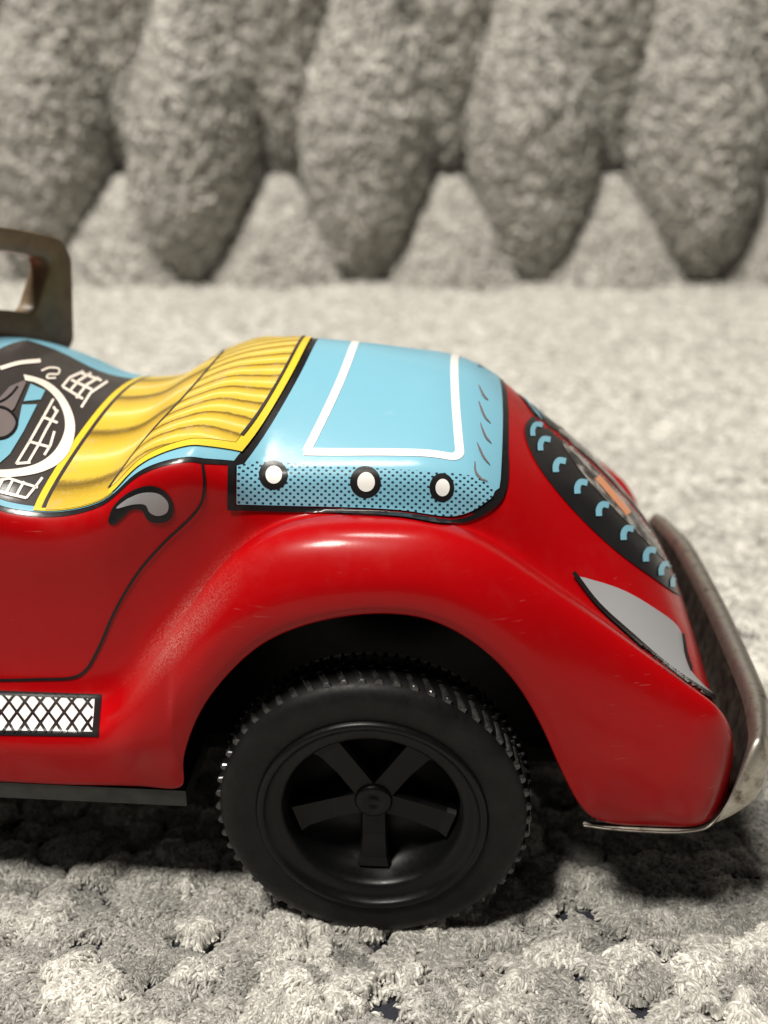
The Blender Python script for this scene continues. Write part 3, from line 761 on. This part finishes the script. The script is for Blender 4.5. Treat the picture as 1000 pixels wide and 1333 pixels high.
for off, sh in ((-24, 0), (24, 0)):
    for L in (o_l, i_l):
        for s, q in L:
            p = ws(s, q); p[0] += off + (6 if L is i_l else 0) * (1 if off < 0 else -1); V.append(p)
fcs = []
for i in range(nl):
    j = (i + 1) % nl
    fo, fi_, bo, bi_ = 0, nl, 2 * nl, 3 * nl
    fcs += [(fo + i, fo + j, fi_ + j, fi_ + i), (bo + j, bo + i, bi_ + i, bi_ + j), (fo + j, fo + i, bo + i, bo + j), (fi_ + i, fi_ + j, bi_ + j, bi_ + i)]
wso = mesh_obj('windscreen_frame', V, fcs, M['brown'], car)
bv = wso.modifiers.new('edge', 'BEVEL'); bv.width = 5 * U; bv.segments = 3; bv.limit_method = 'ANGLE'; bv.angle_limit = math.radians(50)

# -- wheels -------------------------------------------------------------
def lathe(prof, seg):
    """profile of (radius, depth) pairs turned about the axle"""
    V = []; Fc = []; k = len(prof)
    for i in range(seg):
        a = 2 * math.pi * i / seg
        for r, y in prof: V.append((r * math.cos(a), y, r * math.sin(a)))
    for i in range(seg):
        for j in range(k - 1):
            Fc.append((i * k + j, ((i + 1) % seg) * k + j, ((i + 1) % seg) * k + j + 1, i * k + j + 1))
    return V, Fc
def box_on_tread(V, Fc, a0, a1, r0, r1, y0, y1, skew0=0, skew1=0, tip=0):
    b = len(V)
    for y, sk in ((y0, skew0), (y1, skew1)):
        for a in (a0, a1):
            for r in (r0, r1):
                ad = (tip if r == r1 else 0) * (1 if a == a0 else -1)
                an = a + sk + ad; V.append((r * math.cos(an), y, r * math.sin(an)))
    q = [(0, 1, 3, 2), (4, 6, 7, 5), (0, 4, 5, 1), (2, 3, 7, 6), (1, 5, 7, 3), (0, 2, 6, 4)]
    Fc += [tuple(b + i for i in f) for f in q]
def make_wheel():
    wl = new_obj('wheel', None, car)
    prof = [(140, 20), (142, 8), (146, 3), (152, 1.5), (164, -1), (178, -1.5), (190, 2), (197, 8), (200, 14), (202, 24), (203, 48), (202, 72), (198, 84), (182, 92), (150, 92), (140, 80)]
    V, Fc = lathe(prof, 144)
    ty = mesh_obj('tyre', V, Fc, M['rubber'], wl)
    V, Fc = [], []
    N = 58
    for i in range(N):
        a = 2 * math.pi * i / N; d = math.pi / N
        box_on_tread(V, Fc, a - d * .62, a + d * .62, 197, 205, 10, 36, 0, d * 1.0, d * .3)
    N2 = 92
    for i in range(N2):
        a = 2 * math.pi * i / N2; d = math.pi / N2
        box_on_tread(V, Fc, a - d * .55, a + d * .55, 199, 207.5, 56, 72, 0, 0, d * .2)
    for i in range(N):
        a = 2 * math.pi * (i + .5) / N; d = math.pi / N
        box_on_tread(V, Fc, a - d * .5, a + d * .5, 199, 205.5, 40, 51, d * .4, -d * .4, d * .2)
    mesh_obj('tread', V, Fc, M['tread'], ty, smooth=False).modifiers.new('edge', 'BEVEL').width = 1.6 * U
    rp = [(150, 8), (149, -1), (146, -4), (142, -4), (139, -1), (137, 4), (130, 6), (121, 8), (117, 11), (115, 20), (112, 62), (60, 74), (4, 76)]
    V, Fc = lathe(rp, 120)
    rim = mesh_obj('rim', V, Fc, M['plastic'], wl)
    for s in range(5):
        a = math.radians(270 + 72 * s); ca_, sa_ = math.cos(a), math.sin(a)
        V = []
        for r, hw, y0 in ((12, 18, 38), (60, 18, 40), (96, 20, 37), (108, 23, 33)):
            for t_, y in ((-hw, y0 + 6), (-hw + 3, y0), (hw - 3, y0), (hw, y0 + 6), (hw, y0 + 22), (-hw, y0 + 22)):
                V.append((r * ca_ - t_ * sa_, y, r * sa_ + t_ * ca_))
        Fc = [(k * 6 + j, k * 6 + (j + 1) % 6, (k + 1) * 6 + (j + 1) % 6, (k + 1) * 6 + j) for k in range(3) for j in range(6)]
        mesh_obj('spoke', V, Fc, M['plastic'], wl, smooth=False)
    V, Fc = lathe([(27, 60), (25, 36), (23, 33), (20, 32), (8, 32.5), (7, 34), (0.5, 34)], 40)
    mesh_obj('hub', V, Fc, M['plastic'], wl)
    return wl
def fix_normals(o):
    bm = bmesh.new(); bm.from_mesh(o.data); bmesh.ops.recalc_face_normals(bm, faces=bm.faces[:]); bm.to_mesh(o.data); bm.free()
def copy_tree(o, parent):
    c = o.copy(); COL.objects.link(c); c.parent = parent
    for ch in o.children: copy_tree(ch, c)
    return c
wheel = make_wheel()
for o in [wheel] + list(wheel.children_recursive) + [bump, wso]:
    if o.type == 'MESH': fix_normals(o)
wheel.location = (0, -18 * U, 190 * U); wheel.rotation_euler = (0, math.radians(0), 0)
for x, y, rz in ((0, 2 * YC + 18, math.pi), (2 * XM, -18, 0), (2 * XM, 2 * YC + 18, math.pi)):
    c_ = copy_tree(wheel, car); c_.location = (x * U, y * U, 190 * U); c_.rotation_euler = (0, 0, rz)
for x in (0, 2 * XM):
    V, Fc = lathe([(9, 36), (9, 2 * YC - 36)], 16)
    mesh_obj('axle', [(a + x, b, c + 190) for a, b, c in V], Fc, M['tin'], car)
